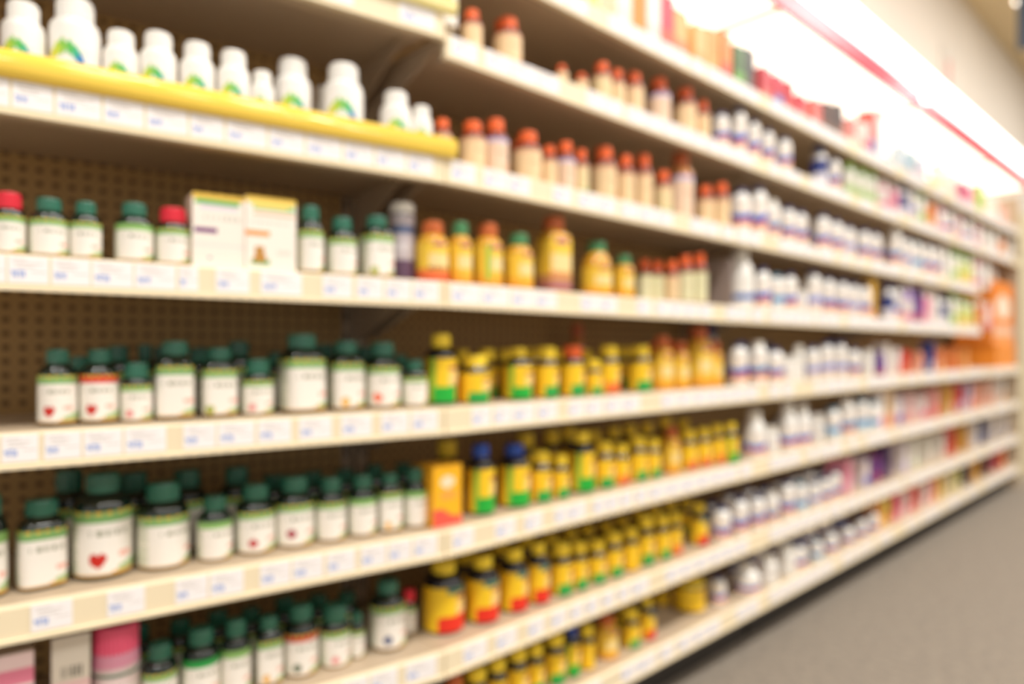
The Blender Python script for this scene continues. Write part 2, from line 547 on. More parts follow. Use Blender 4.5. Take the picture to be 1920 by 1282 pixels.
def put(lv, x, w, top, kind, e=None, back=0, rot=None, desc=None):
    fr = 0 if (x < SEAM[lv] and lv != 8) else 1
    if e is None:
        e = {1: .03, 2: .02, 3: .02, 4: .012, 5: .05, 6: .045, 7: .045, 8: .05}[lv]
        if x > 1350:
            e = .012
        elif x > 850 and lv > 4:
            e = .034
    r = .028
    for _ in range(4):
        s, t = along(x, fr, e + r)
        r = w * t * cos(math.atan((x - 960) / F)) / (2 * F)
    h = CAM[2] + (HOR - top) * t / F - shelf_top(lv, fr)
    gap = (LZ.get(lv - 1, 1.85) + (.022 if e > .045 else .003)) - shelf_top(lv, fr) if lv > 1 else .2
    h = min(h, .185, gap - .001 - (.0 if fr else .0))
    if h < .045:
        h = .045
    # keep clear of the neighbours already standing
    if fr and s + r > 5.31:
        return None
    X, Y = world(fr, s, e + r)
    for _ in range(12):
        worst = 0
        for (px, py, pr) in PLACED.get(lv, []):
            ov = r + pr + .0008 - sqrt((px - X) ** 2 + (py - Y) ** 2)
            if ov > worst:
                worst = ov; q = (px, py, pr)
        if worst <= 0:
            break
        if r * .93 > .011 and _ < 2:
            r = max(r - worst, r * .88)
        else:
            e += worst * .7 + .002
            s, t = along(x, fr, e + r)
        X, Y = world(fr, s, e + r)
    if e + 2 * r > DEP - .01 or worst > 0 and _ == 11:
        return None
    PLACED.setdefault(lv, []).append((X, Y, r))
    k = K[kind]
    near = t < 2.3
    meshes, jm = proto(*k[:4])
    if near:
        root = link(k[5], None)
        for me, nm in zip(meshes, ('body', 'cap', 'label')):
            link(nm, me, root)
    else:
        if k[:4] not in JOIN:
            JOIN[k[:4]] = jm.mesh('bottle')
        root = link(k[5], JOIN[k[:4]])
    root.location = (X, Y, shelf_top(lv, fr) + .0003)
    root.scale = (r, r, h)
    root.rotation_euler = (0, 0, (-B0 if fr == 0 else 0) + radians(rot if rot is not None else random.uniform(-9, 9)))
    ITEMS.append(dict(o=root, lv=lv, x=x, desc=desc or k[4], cat='bottle' if 'bottle' in k[5] else k[5], back=back, fixed=bool(desc), kind=k[5]))
    return root


def row(lv, items):
    for it in items:
        put(lv, *it[:4], **(it[4] if len(it) > 4 else {}))


def carton_mesh(w, d, h, front, side, top, nx=28, nz=28):
    mb = MB()
    m = print_mat()
    b = len(mb.v)
    for j in range(nz + 1):
        for i in range(nx + 1):
            mb.v.append((-w / 2 + w * i / nx, -d / 2, h * j / nz))
    for j in range(nz):
        for i in range(nx):
            q = b + j * (nx + 1) + i
            mb.face((q, q + 1, q + nx + 2, q + nx + 1), m, lin(front((i + .5) / nx, (j + .5) / nz)))
    b = len(mb.v)
    x0, x1, y0, y1 = -w / 2, w / 2, -d / 2, d / 2
    mb.v += [(x, y, z) for z in (0, h) for y in (y0, y1) for x in (x0, x1)]
    sc = lin(side)
    for q, c in (((0, 2, 3, 1), sc), ((4, 5, 7, 6), lin(top)), ((2, 6, 7, 3), sc), ((0, 4, 6, 2), sc), ((1, 3, 7, 5), sc)):
        mb.face(tuple(b + i for i in q), m, c)
    return mb


def carton(lv, x0, x1, top, front, side, topc, desc, e=.02, depth=.05, back=0, name='carton', fr=None, lift=0, hmax=.2, sw=None):
    fr = (0 if x0 < SEAM[lv] else 1) if fr is None else fr
    s0, t0 = along(x0, fr, e)
    s1, t1 = along(x1, fr, e)
    if sw:
        s1 = s0 + sw
    t = (t0 + t1) / 2
    h = min(hmax, CAM[2] + (HOR - top) * t / F - shelf_top(lv, fr) - lift)
    w = s1 - s0
    # neighbours: a carton gives way towards the back only if it must
    X, Y = world(fr, (s0 + s1) / 2, e + depth / 2)
    mb = carton_mesh(w * .985, depth, h, front, side, topc)
    root = link(name, mb.mesh('carton'))
    fl = MB()
    fl.box(-w * .47, w * .47, -depth * .5 - .0004, -depth * .1, h - .0002, h + .0009, print_mat(), lin(topc))
    f = obj('tuck_flap', fl, root)
    root.location = (X, Y, shelf_top(lv, fr) + .0003 + lift)
    root.rotation_euler = (0, 0, -B0 if fr == 0 else 0)
    n = max(1, int(round(w / depth)))
    for k in range(n):
        cx, cy = world(fr, s0 + w * (k + .5) / n, e + depth / 2)
        PLACED.setdefault(lv, []).append((cx, cy, min(w / n, depth) / 2 * 1.05))
    ITEMS.append(dict(o=root, lv=lv, x=(x0 + x1) / 2, desc=desc, cat='box', back=back, fixed=True, kind=name))
    return root


def flat(c, c2=None, lo=0, hi=0, c3=None):
    c = H(c)

    def f(u, v):
        if c2 and lo < v < hi:
            return H(c2)
        if c3 and ((u - .5) / .32) ** 2 + ((v - .62) / .16) ** 2 < 1:
            return H(c3)
        return c
    return f


# ------------------------------------------------------------------ SHELVES
cream = mat('tan_grey_shelf_paint', 'C2AE94', .42, .4)
rail_m = mat('cream_price_channel', 'F2E2C0', .4, .4)
paper = mat('white_price_paper', 'FBF6F4', .5, .4)
ink_b = mat('blue_ink', 'A0B2E0', .6, .3)
ink_g = mat('grey_ink', 'D6CEC8', .6, .3)
yellow = mat('yellow_shelf_edging', 'FFDA58', .14, .5)
pale_y = mat('pale_yellow_shelf_edging', 'FFEFA0', .25, .5)

TAGS = {  # picture columns where a ticket begins and ends
    (6, 0): [(57, 137), (200, 272), (328, 390), (393, 457), (487, 545), (548, 606), (612, 666), (676, 724), (728, 771), (775, 819)],
    (6, 1): [(848, 888), (928, 966), (984, 1016), (1040, 1064), (1066, 1098), (1112, 1136), (1138, 1160), (1164, 1186), (1192, 1214)],
    (5, 0): [(-60, -2), (2, 73), (82, 153), (156, 230), (233, 312), (343, 405), (408, 478), (483, 546), (560, 622), (639, 697), (714, 766), (771, 820)],
    (5, 1): [(836, 880), (884, 920), (926, 960), (962, 1002), (1008, 1044), (1066, 1096), (1100, 1130)],
    (4, 0): [(-60, 12), (14, 92), (96, 170), (172, 250), (252, 330), (334, 372), (404, 468), (488, 566), (604, 660), (668, 718), (722, 770), (774, 822)],
    (3, 0): [(-50, 18), (22, 100), (104, 190), (194, 270), (274, 352), (356, 420), (424, 500), (504, 570), (574, 640), (644, 700), (704, 760), (764, 812), (816, 846)],
    (7, 0): [(500, 560), (564, 620), (640, 690), (694, 745), (760, 818)],
    (7, 1): [(868, 912), (930, 968), (990, 1020), (1034, 1062), (1070, 1094), (1100, 1122), (1130, 1152), (1160, 1180)],
}


def tag_mesh(v):
    mb = MB()
    mb.box(-.5, .5, -.0006, 0, -.5, .5, paper)
    rr = random.Random(v)
    x = -.43
    for k in range(4):
        ww = rr.uniform(.05, .085)
        a, b = rr.uniform(-.32, -.26), rr.uniform(-.06, .0)
        if k % 2:
            mb.box(x, x + ww, -.0009, -.0005, a, b, ink_b)
        else:
            mb.box(x + ww * .5, x + ww, -.0009, -.0005, a, b, ink_b)
            mb.box(x, x + ww * .5, -.0009, -.0005, b - .1, b, ink_b)
        x += ww + .02
    for k, (a, b) in enumerate(((-.4, .0), (-.36, .3), (-.3, .12))):
        mb.box(a, b + rr.uniform(-.1, .1), -.0009, -.0005, .34 - k * .13, .38 - k * .13, ink_g)
    mb.box(.08, .44, -.0009, -.0005, -.08, -.05, ink_g)
    return mb.mesh('price_ticket')


TAG = [tag_mesh(v) for v in range(4)]


def shelf(lv, bay):
    fr = 0 if bay == 0 else 1
    a, b = BAYS[bay]
    z = LZ[lv] + (.032 if (lv == 2 and fr == 0) else 0)
    root = link('shelf', None)
    x, y = world(fr, a, 0)
    root.location = (x, y, z)
    root.rotation_euler = (0, 0, -B0 if fr == 0 else 0)
    L = b - a
    g = .0015
    # board: folded steel tray, mitred at the back where the left bay turns
    mb = MB()
    xr = L - g
    back_r = L - g - (DEP * math.tan(B0) if bay == 0 else 0)
    zt, zb = RAIL, RAIL - .024
    y0, y1 = .012, DEP
    b_ = len(mb.v)
    mb.v += [(g, y0, zb), (xr, y0, zb), (back_r, y1, zb), (g, y1, zb), (g, y0, zt), (xr, y0, zt), (back_r, y1, zt), (g, y1, zt)]
    for q in ((0, 3, 2, 1), (4, 5, 6, 7), (0, 1, 5, 4), (1, 2, 6, 5), (2, 3, 7, 6), (3, 0, 4, 7)):
        mb.face(tuple(b_ + i for i in q), cream)
    mb.box(g + .01, xr - .03, y0 + .01, y0 + .03, .004, zb + .001, cream)      # stiffening lip folded under the front
    obj('board', mb, root)
    # bracket arms under the ends
    for cx in (g + .004, (L - .052 if bay == 0 else L - g - .008)):
        br = MB()
        br.prism([(.05, zb), (.28, zb), (.28, zb - .075), (.25, zb - .075)], cx, cx + .004, cream)
        obj('bracket', br, root)
    # price channel
    rl = MB()
    rl.prism([(-.003, 0), (.011, 0), (.011, RAIL), (.004, RAIL), (0, RAIL - .003), (0, .006), (-.003, .005)], g, xr, rail_m)
    rail = obj('price_channel', rl, root)
    # tickets
    spans = []
    if (lv, bay) in TAGS:
        for (p0, p1) in TAGS[(lv, bay)]:
            s0, s1 = along(p0, fr, 0)[0], along(p1, fr, 0)[0]
            spans.append((s0 - a, s1 - a))
        s = spans[-1][1] + .01
    else:
        s = .012
    rr = random.Random(lv * 10 + bay)
    while s < L - .08:
        w_ = rr.choice((.058, .062, .066, .07))
        if rr.random() < .86:
            spans.append((s, s + w_))
        s += w_ + rr.choice((.002, .003, .006, .02))
    for (s0, s1) in spans:
        if s0 < .004 or s1 > L - .004:
            continue
        o = link('price_ticket', rr.choice(TAG), rail)
        o.location = ((s0 + s1) / 2, -.0004, .027)
        o.scale = (s1 - s0 - .001, 1, .035)
        o.rotation_euler = (0, radians(rr.uniform(-.6, .6)), 0)
    where = ['left bay', 'second bay from the left', 'third bay from the left', 'fourth bay from the left', 'farthest bay'][bay]
    if fr == 0 and lv in (2, 3):
        ed = MB()
        ymat = yellow if lv == 3 else pale_y
        z0, z1 = RAIL - .002, RAIL + (.034 if lv == 3 else .026)
        pts = [(-.001, z0)]
        for k in range(9):
            an = -pi / 2 + pi * k / 8
            pts.append((-.004 - .009 * cos(an), (z0 + z1) / 2 + (z1 - z0) / 2 * sin(an)))
        pts += [(-.001, z1)]
        ed.prism(pts, g, xr + .02, ymat, smooth=True)
        obj('yellow_edging', ed, root)
        lab = 'cream shelf with yellow edging under the white leaf bottles, left bay' if lv == 3 else 'cream shelf with pale yellow edging, uppermost in left bay'
    else:
        lab = f'cream metal shelf with white price tickets, {SHELF[lv]}, {where}'
    tag(root, lab, 'shelf', 'cream shelves of the ' + where)
    return root


for bay in range(5):
    for lv in range(1, 9):
        if (bay == 4 and lv in (3, 4)) or (bay == 0 and lv in (1,)) or (bay == 0 and lv == 8):
            continue
        shelf(lv, bay)

# ------------------------------------------------------------------ BAY FRAMES
peg = peg_mat()
slot = mat('dark_upright_slots', '2E241A', .6)
kick_m = mat('dark_kick_plate', '2A241E', .6)
for bay in range(5):
    fr = 0 if bay == 0 else 1
    a, b = BAYS[bay]
    L = b - a
    root = link('shelving_frame', None)
    x, y = world(fr, a, 0)
    root.location = (x, y, 0)
    root.rotation_euler = (0, 0, -B0 if fr == 0 else 0)
    top = 1.86
    Lb = L - (DEP + .05) * math.tan(B0) if bay == 0 else L
    mb = MB(); mb.box(.029, Lb - (.029 if bay in (0, 4) else .001), DEP + .002, DEP + .012, .10, top, peg); obj('pegboard_back', mb, root)
    for cx in (0.0, Lb):
        if cx and bay not in (0, 4):
            continue
        up = MB()
        u0, u1 = (cx - .028, cx - .001) if cx else (.001, .028)
        up.box(u0, u1, DEP + .0125, DEP + .042, 0, top, cream)
        for k in range(36):
            up.box((u0 + u1) / 2 - .003, (u0 + u1) / 2 + .003, DEP + .0118, DEP + .0127, .14 + k * .0475, .165 + k * .0475, slot)
        obj('upright', up, root)
    mb = MB(); mb.box(.01, Lb - .01, .07, .085, 0.0, .105, kick_m); obj('kick_plate', mb, root)
    w = ['left bay, behind the green-capped bottles', 'second bay, behind the yellow-capped bottles', 'third bay, behind the nearer white bottles',
         'fourth bay, behind the farther white bottles', 'farthest bay, behind the orange cartons'][bay]
    tag(root, 'cream pegboard shelving frame, ' + w, 'shelving frame', 'shelving frames along the wall')
    if bay == 4:
        mb = MB(); mb.box(L + .001, L + .028, .0, DEP + .04, 0, top, cream); obj('end_panel', mb, root)

# ------------------------------------------------------------------ LIT CANOPY
diff = mat('lit_white_diffuser', 'FFF8EC', .5, .3, emit=1.9)
header = mat('backlit_white_header', 'FFFEFC', .5, .3, emit=2.4)
red = mat('red_fascia', 'E8455A', .35, .5)
frame_m = mat('warm_canopy_frame', 'E8B890', .5, .4)
CZ = 1.906
for bay in range(5):
    fr = 0 if bay == 0 else 1
    a, b = BAYS[bay]
    L = b - a
    root = link('lit_canopy', None)
    x, y = world(fr, a, 0)
    root.location = (x, y, CZ)
    root.rotation_euler = (0, 0, -B0 if fr == 0 else 0)
    xr = L - (.06 if bay == 0 else 0)
    mb = MB(); mb.box(.012, xr - .012, -.035, DEP, .001, .008, diff); obj('diffuser', mb, root)
    mb = MB(); mb.box(0, .012, -.035, DEP, -.006, .03, frame_m); mb.box(xr - .012, xr, -.035, DEP, -.006, .03, frame_m)
    mb.box(.012, xr - .012, DEP, DEP + .012, -.006, .03, frame_m); mb.box(.012, xr - .012, -.035, DEP, .03, .036, frame_m); obj('frame', mb, root)
    mb = MB(); mb.box(0, xr, -.05, -.036, -.006, .062, red); obj('red_fascia', mb, root)
    mb = MB(); mb.prism([(-.05, .063), (-.036, .063), (-.005, .235), (-.019, .235)], 0, xr, header); obj('header_panel', mb, root)
    w = ['over the left bay', 'over the second bay from the left', 'over the third bay from the left', 'over the fourth bay from the left', 'over the farthest bay'][bay]
    tag(root, 'glowing white shelf canopy with red strip, ' + w, 'light', 'lit canopies over the shelves')
    if bay == 3:
        bl = MB()
        bl.lathe([(.004, -.036), (.015, -.032), (.023, -.014), (.023, .0), (.014, .02), (.009, .036)], mat('lit_bulb', 'FFFFFF', .4, .5, emit=4), 20)
        o = obj('light_bulb', bl)
        o.location = (x + .02, -.08, CZ + .045)
        st = MB(); st.box(-.004, .004, .0, .06, -.002, .006, frame_m); obj('bulb_bracket', st, o)
        tag(o, 'bright round bulb on the red strip of the lit canopy', 'light bulb')

# ------------------------------------------------------------------ PRODUCTS, shelf by shelf from the camera's left
# third shelf: white bottles
row(3, [(44, 84, 10, 'wl'), (141, 98, 5, 'wl'), (227, 68, 63, 'wl'), (297, 70, 66, 'wl'), (370, 66, 85, 'wl'), (438, 62, 100, 'wl'), (492, 46, 137, 'wl'),
        (549, 70, 116, 'wl', dict(e=.04)), (644, 74, 126, 'wl'), (742, 58, 176, 'wl'), (790, 42, 202, 'wl'), (606, 34, 165, 'wp', dict(e=.1, back=1))])
row(3, [(830, 34, 225, 'o'), (886, 50, 230, 'o'), (929, 48, 226, 'ol'), (988, 56, 250, 'o'), (1030, 30, 275, 'o'), (1060, 38, 268, 'ol'), (1090, 28, 282, 'og'),
        (1132, 48, 278, 'o'), (1172, 36, 293, 'o'), (1206, 36, 291, 'o'), (1243, 34, 322, 'og'), (1276, 48, 282, 'ob'), (1322, 34, 350, 'o'), (1352, 34, 345, 'o'),
        (966, 24, 268, 'o', dict(e=.11, back=1))])
row(3, [(1388, 38, 355, 'w'), (1420, 38, 350, 'w'), (1448, 30, 376, 'ww'), (1476, 32, 388, 'w'), (1500, 28, 396, 'w'), (1540, 34, 402, 'w'), (1566, 30, 412, 'w'), (1588, 32, 424, 'wv'),
        (1618, 28, 430, 'w'), (1640, 26, 436, 'w'), (1676, 30, 428, 'ww'), (1698, 24, 444, 'wv'), (1716, 24, 450, 'wt'), (1735, 24, 455, 'w'), (1752, 22, 460, 'w'),
        (1770, 20, 464, 'wm'), (1786, 20, 468, 'wg'), (1800, 18, 474, 'lg'), (1814, 18, 478, 'lg'), (1828, 20, 482, 'wpk'), (1846, 18, 490, 'wm')])
# second shelf
row(2, [(885, 38, 22, 'o'), (952, 52, 37, 'o'), (1053, 24, 130, 'o'), (1090, 26, 140, 'o'), (1128, 38, 120, 'og'), (1157, 30, 133, 'o'), (1188, 38, 138, 'o'),
        (1235, 44, 150, 'ol'), (1284, 44, 168, 'o'), (1317, 28, 190, 'o'), (936, 24, 40, 'o', dict(e=.1, back=1))])
row(2, [(1352, 30, 212, 'w'), (1384, 32, 203, 'w'), (1412, 28, 225, 'w'), (1438, 28, 243, 'w'), (1468, 32, 258, 'w'), (1535, 34, 274, 'nv'), (1563, 26, 296, 'w'), (1590, 26, 306, 'wg'),
        (1612, 24, 316, 'wg'), (1632, 22, 322, 'wg'), (1652, 26, 338, 'wpk'), (1674, 20, 345, 'pk'), (1690, 24, 338, 'nv'), (1708, 20, 346, 'wv'), (1724, 22, 350, 'wg'), (1742, 22, 372, 'or'),
        (1760, 20, 382, 'wpk'), (1776, 20, 394, 'w'), (1794, 20, 402, 'wpk'), (1812, 20, 412, 'wv'), (1830, 18, 420, 'wpk'), (1846, 18, 430, 'wm'), (1862, 17, 436, 'wm'), (1876, 16, 444, 'or'), (1890, 16, 452, 'wm'), (1903, 14, 460, 'wg')])
# left end of the second shelf, only its feet show
row(2, [(786, 60, -90, 'wl', dict(e=.03)), (835, 46, -60, 'wl', dict(e=.03))])
# fourth shelf
row(4, [(17, 64, 363, 'gr'), (92, 76, 374, 'g'), (161, 68, 381, 'g'), (252, 72, 383, 'gg'), (325, 66, 392, 'gr')])


def box_left(u, v):
    if v > .93: return H('E8C050')
    if v > .86 and .05 < u < .9: return H('6FB565') if (v - .86) < .07 * (1 - (2 * u - 1) ** 2) + .03 else H('F6E090')
    if .78 < v < .86 and .15 < u < .85: return H('E6D8E0')
    if .46 < v < .53 and .02 < u < .48: return H('7A3A78')
    if .66 < v < .70 and .2 < u < .9 and math.sin(u * 60) > -.3: return H('D0CCC0')
    if .1 < v < .16 and .28 < u < .36: return H('D88AA0')
    if .2 < v < .22 or .3 < v < .315: return H('EADFD8')
    return H('F4ECE0')


def box_right(u, v):
    if v > .95: return H('E8C050')
    if v > .84 and ((u - .5) / .5) ** 2 < (v - .84) / .11 + .1: return H('F5D870')
    if v > .82 and abs(u - .55) < .4: return H('9CC88A')
    if .74 < v < .8 and .15 < u < .95: return H('F5B898')
    if .64 < v < .68 and .1 < u < .9 and math.sin(u * 70) > -.3: return H('CFCBC0')
    if .45 < v < .55 and .0 < u < .45: return H('F79A48')
    if .12 < v < .32 and abs(u - .27) < .13 - (v - .12) * .3: return H('C08A40')
    if .06 < v < .13 and abs(u - .28) < .18: return H('5AA868')
    if .22 < v < .3 and .6 < u < .9: return H('F4DDD2')
    return H('F6EEE2')


carton(4, 360, 460, 366, box_left, 'EADFC8', 'E2B84C', 'cream carton with purple band, left of the two side-by-side cartons', e=.012, depth=.06)
carton(4, 460, 556, 372, box_right, 'EADFC8', 'E2B84C', 'cream carton with orange band, right of the two side-by-side cartons', e=.01, depth=.06)
row(4, [(582, 50, 388, 'g'), (641, 56, 410, 'g'), (706, 62, 407, 'gqo'), (754, 46, 382, 'can', dict(e=.05)), (811, 60, 417, 'ybr'), (863, 44, 418, 'ygc'), (914, 56, 421, 'ybs'),
        (972, 54, 440, 'ygc'), (1038, 62, 408, 'yb'), (1118, 58, 455, 'ygs'), (1170, 38, 480, 'ygc'), (1208, 30, 488, 'op', dict(e=.05)), (1232, 28, 490, 'op', dict(e=.04)), (1257, 34, 490, 'o'), (1284, 34, 480, 'op'), (1310, 32, 476, 'op'),
        (1388, 50, 458, 'wd', dict(desc='tall white bottle with tapering shoulders and blue spot')), (1428, 34, 502, 'w'), (1455, 30, 514, 'wt'), (1478, 34, 512, 'w'), (1502, 22, 545, 'wm'), (1522, 36, 508, 'wv'), (1550, 32, 518, 'w'), (1576, 30, 524, 'w'),
        (1598, 28, 530, 'wv'), (1620, 26, 533, 'w'), (1664, 26, 528, 'nv'), (1680, 20, 535, 'w'), (1698, 26, 522, 'li'), (1718, 22, 538, 'pu'), (1734, 22, 543, 'pk'), (1750, 20, 548, 'wm'), (1766, 22, 552, 'nv'),
        (1784, 20, 548, 'wg'), (1800, 20, 556, 'lg'), (1816, 18, 560, 'lg'), (1834, 20, 564, 'or'), (1850, 16, 568, 'wpk')])
carton(4, 1634, 1648, 522, flat('D9A83C', 'F0A060', 0, .15), 'D9A83C', 'E0C060', 'narrow golden carton among white bottles on fourth shelf down', e=.02, depth=.04, sw=.05)
# grey divider on the fourth shelf
sA, tA = along(1348, 1, .06)
mb = MB(); mb.box(-.004, .004, -.05, .17, 0, .135, mat('grey_divider_plastic', '9C8C84', .4, .4)); mb.box(-.02, .02, -.05, .17, 0, .0025, MATS['grey_divider_plastic'])
dv = obj('shelf_divider', mb); dv.location = (sA - .004, .065, shelf_top(4, 1) + .0003)
tag(dv, 'grey upright shelf divider left of the tall white bottle', 'shelf divider')
# fifth shelf
row(5, [(108, 76, 655, 'gh'), (186, 74, 655, 'ghr'), (256, 60, 680, 'gs'), (328, 80, 640, 'gq'), (411, 72, 652, 'gqo'), (483, 60, 673, 'gs'), (566, 86, 627, 'gq', dict(e=.04)), (648, 68, 640, 'gam'),
        (717, 66, 642, 'gsl'), (777, 48, 675, 'g')])
row(5, [(827, 60, 627, 'ys'), (890, 58, 666, 'y'), (972, 54, 652, 'ys'), (1025, 44, 650, 'y'), (1073, 46, 648, 'yoc'), (1113, 32, 675, 'y'), (1141, 42, 648, 'yor'),
        (1200, 44, 648, 'y'), (1241, 42, 630, 'yo'), (1275, 34, 640, 'yo'), (1310, 50, 612, 'yo'), (1341, 28, 640, 'yo'),
        (1384, 36, 642, 'w'), (1420, 36, 640, 'ww'), (1452, 34, 652, 'w'), (1478, 28, 668, 'wm'), (1497, 22, 648, 'wm'), (1522, 30, 648, 'wv'), (1548, 30, 640, 'wv'), (1574, 28, 640, 'wv'), (1600, 28, 652, 'w'), (1626, 24, 656, 'wm'), (1648, 24, 660, 'pu')])
bk = dict(e=.125, back=1)
row(5, [(150, 56, 668, 'g', bk), (222, 60, 648, 'g', bk), (272, 54, 646, 'g', bk), (300, 50, 650, 'g', bk), (374, 56, 652, 'g', bk), (448, 60, 640, 'g', bk), (520, 54, 660, 'g', bk), (608, 56, 645, 'g', bk), (684, 54, 650, 'g', bk), (748, 46, 665, 'g', bk),
        (866, 34, 655, 'y', bk), (912, 40, 654, 'y', dict(e=.11, back=1)), (946, 34, 654, 'y', bk), (1000, 32, 652, 'y', bk), (1048, 30, 655, 'y', bk), (1098, 30, 655, 'y', bk), (1168, 36, 650, 'y', bk), (1222, 32, 645, 'o', bk), (1258, 30, 640, 'o', bk),
        (1082, 34, 607, 'ob', dict(e=.2, back=1)), (1334, 26, 607, 'nv', dict(e=.14, back=1)), (1395, 28, 640, 'nv', bk), (1440, 26, 642, 'nv', bk), (1560, 26, 634, 'nv', bk)])
# sixth shelf
row(6, [(-18, 66, 925, 'gg'), (78, 102, 935, 'gq', dict(desc='cream-labelled green-capped bottle left of the heart bottle')), (193, 112, 885, 'gh', dict(desc='large dark green bottle with red heart, sixth shelf', rot=4)), (306, 98, 903, 'g', dict(rot=20)), (403, 66, 930, 'gg'), (479, 74, 908, 'grd'), (552, 74, 893, 'grb'), (620, 58, 895, 'g'),
        (679, 54, 890, 'gg'), (730, 48, 887, 'gam'), (778, 46, 878, 'gg')])


def orange_box(u, v):
    if ((u - .5) / .24) ** 2 + ((v - .72) / .1) ** 2 < 1: return H('F7E2C0')
    if .42 < v < .56 and .25 < u < .8: return H('F7A848')
    if v < .3 and ((u - 1.0) / 1.0) ** 2 + ((v - .75) / .62) ** 2 > 1: return H('F05A4A')
    return H('FBB81E')


carton(6, 812, 866, 872, orange_box, 'E0A020', 'E8A828', 'orange-yellow carton with white oval, front of the left yellow group', e=.03, depth=.045, fr=1)
carton(6, 800, 850, 872, orange_box, 'E0A020', 'E8A828', 'orange-yellow carton standing directly behind another like it', e=.08, depth=.045, fr=1, back=1, sw=.06)
row(6, [(901, 54, 832, 'ybl'), (964, 60, 832, 'ybl'), (1013, 42, 845, 'y'), (1050, 34, 852, 'y'), (1090, 50, 808, 'ys'), (1132, 40, 828, 'y'), (1163, 34, 832, 'yor'), (1195, 36, 818, 'y'), (1223, 32, 822, 'y'), (1258, 34, 800, 'yo'),
        (1290, 34, 806, 'yor'), (1318, 32, 802, 'yor'), (1344, 28, 796, 'yor'), (1370, 30, 793, 'ys'), (1414, 44, 770, 'wbg'), (1446, 28, 800, 'wm'), (1476, 40, 755, 'wbg'), (1504, 34, 757, 'wbg'), (1532, 24, 776, 'wm'), (1560, 32, 762, 'wt'), (1586, 34, 748, 'ww'), (1612, 32, 745, 'wt'), (1636, 26, 752, 'wt')])
row(6, [(838, 46, 825, 'y', dict(e=.14, back=1)), (130, 80, 880, 'g', bk), (250, 80, 885, 'g', bk), (350, 76, 880, 'g', bk), (444, 66, 875, 'g', bk), (515, 62, 890, 'g', bk), (585, 56, 884, 'g', bk), (645, 50, 880, 'g', bk), (702, 46, 872, 'g', bk), (756, 42, 868, 'g', bk),
        (985, 40, 812, 'y', bk), (1035, 36, 806, 'y', bk), (1066, 34, 800, 'y', bk), (1112, 34, 806, 'y', bk), (1150, 32, 800, 'y', bk), (1180, 32, 795, 'y', bk), (1212, 30, 792, 'y', bk), (1246, 32, 782, 'y', bk), (1280, 30, 785, 'y', bk)])
# seventh shelf


def pink_box(u, v):
    if .72 < v < .86: return H('EE88A0')
    if .58 < v < .69: return H('5E8A74')
    return H('F6D8D4')


def white_box(u, v):
    if .62 < v < .7 and .25 < u < .8 and math.sin(u * 60) > -.4: return H('8A8478')
    if v < .58: return H('F6D0CC')
    return H('F0E6D4')


carton(7, -28, 64, 1228, pink_box, 'D8BCB4', 'D8C8B8', 'white carton with pink and green bands, lower left corner', e=.03, depth=.06)
carton(7, 96, 170, 1192, white_box, 'C09AA0', 'C0B09C', 'cream and pink carton left of the pink-lidded jar', e=.05, depth=.06)
put(7, 218, 90, 1165, 'jar', e=.045)
row(7, [(300, 68, 1205, 'g'), (377, 72, 1176, 'gbt'), (442, 60, 1160, 'gg'), (504, 54, 1155, 'gam'), (564, 66, 1132, 'grt'), (628, 58, 1134, 'gs'), (669, 40, 1152, 'g'), (727, 68, 1085, 'gnv', dict(e=.05)), (766, 30, 1105, 'gr', dict(e=.1))])
row(7, [(832, 76, 1047, 'yr'), (905, 62, 1040, 'yr'), (963, 54, 1027, 'yr'), (1009, 44, 1017, 'yr'), (1052, 42, 1018, 'y'), (1085, 34, 1016, 'y'), (1118, 38, 1013, 'y'), (1150, 36, 998, 'y'), (1182, 32, 990, 'yp'), (1210, 34, 968, 'y'), (1240, 34, 966, 'y'), (1266, 26, 962, 'yor'), (1310, 36, 945, 'yr'),
        (1352, 36, 948, 'w'), (1386, 34, 930, 'w'), (1418, 32, 926, 'w'), (1446, 28, 922, 'ww'), (1474, 32, 900, 'w'), (1500, 28, 902, 'wt'), (1526, 26, 900, 'wv'), (1548, 24, 892, 'w'), (1566, 22, 880, 'w')])
row(7, [(870, 46, 1030, 'y', bk), (935, 44, 1015, 'y', bk), (985, 42, 1002, 'y', bk), (1030, 38, 1000, 'y', bk), (1068, 34, 990, 'y', bk), (1100, 34, 984, 'y', bk), (1135, 32, 978, 'y', bk), (1165, 32, 968, 'y', bk), (1196, 30, 955, 'y', bk), (1226, 30, 948, 'y', bk), (1256, 30, 938, 'y', bk), (1285, 30, 935, 'y', bk), (1334, 28, 935, 'nv', bk),
        (260, 60, 1170, 'g', bk), (338, 60, 1160, 'g', bk), (408, 56, 1145, 'g', bk), (470, 54, 1140, 'g', bk), (534, 54, 1120, 'g', bk), (596, 52, 1115, 'g', bk), (650, 50, 1110, 'g', bk)])
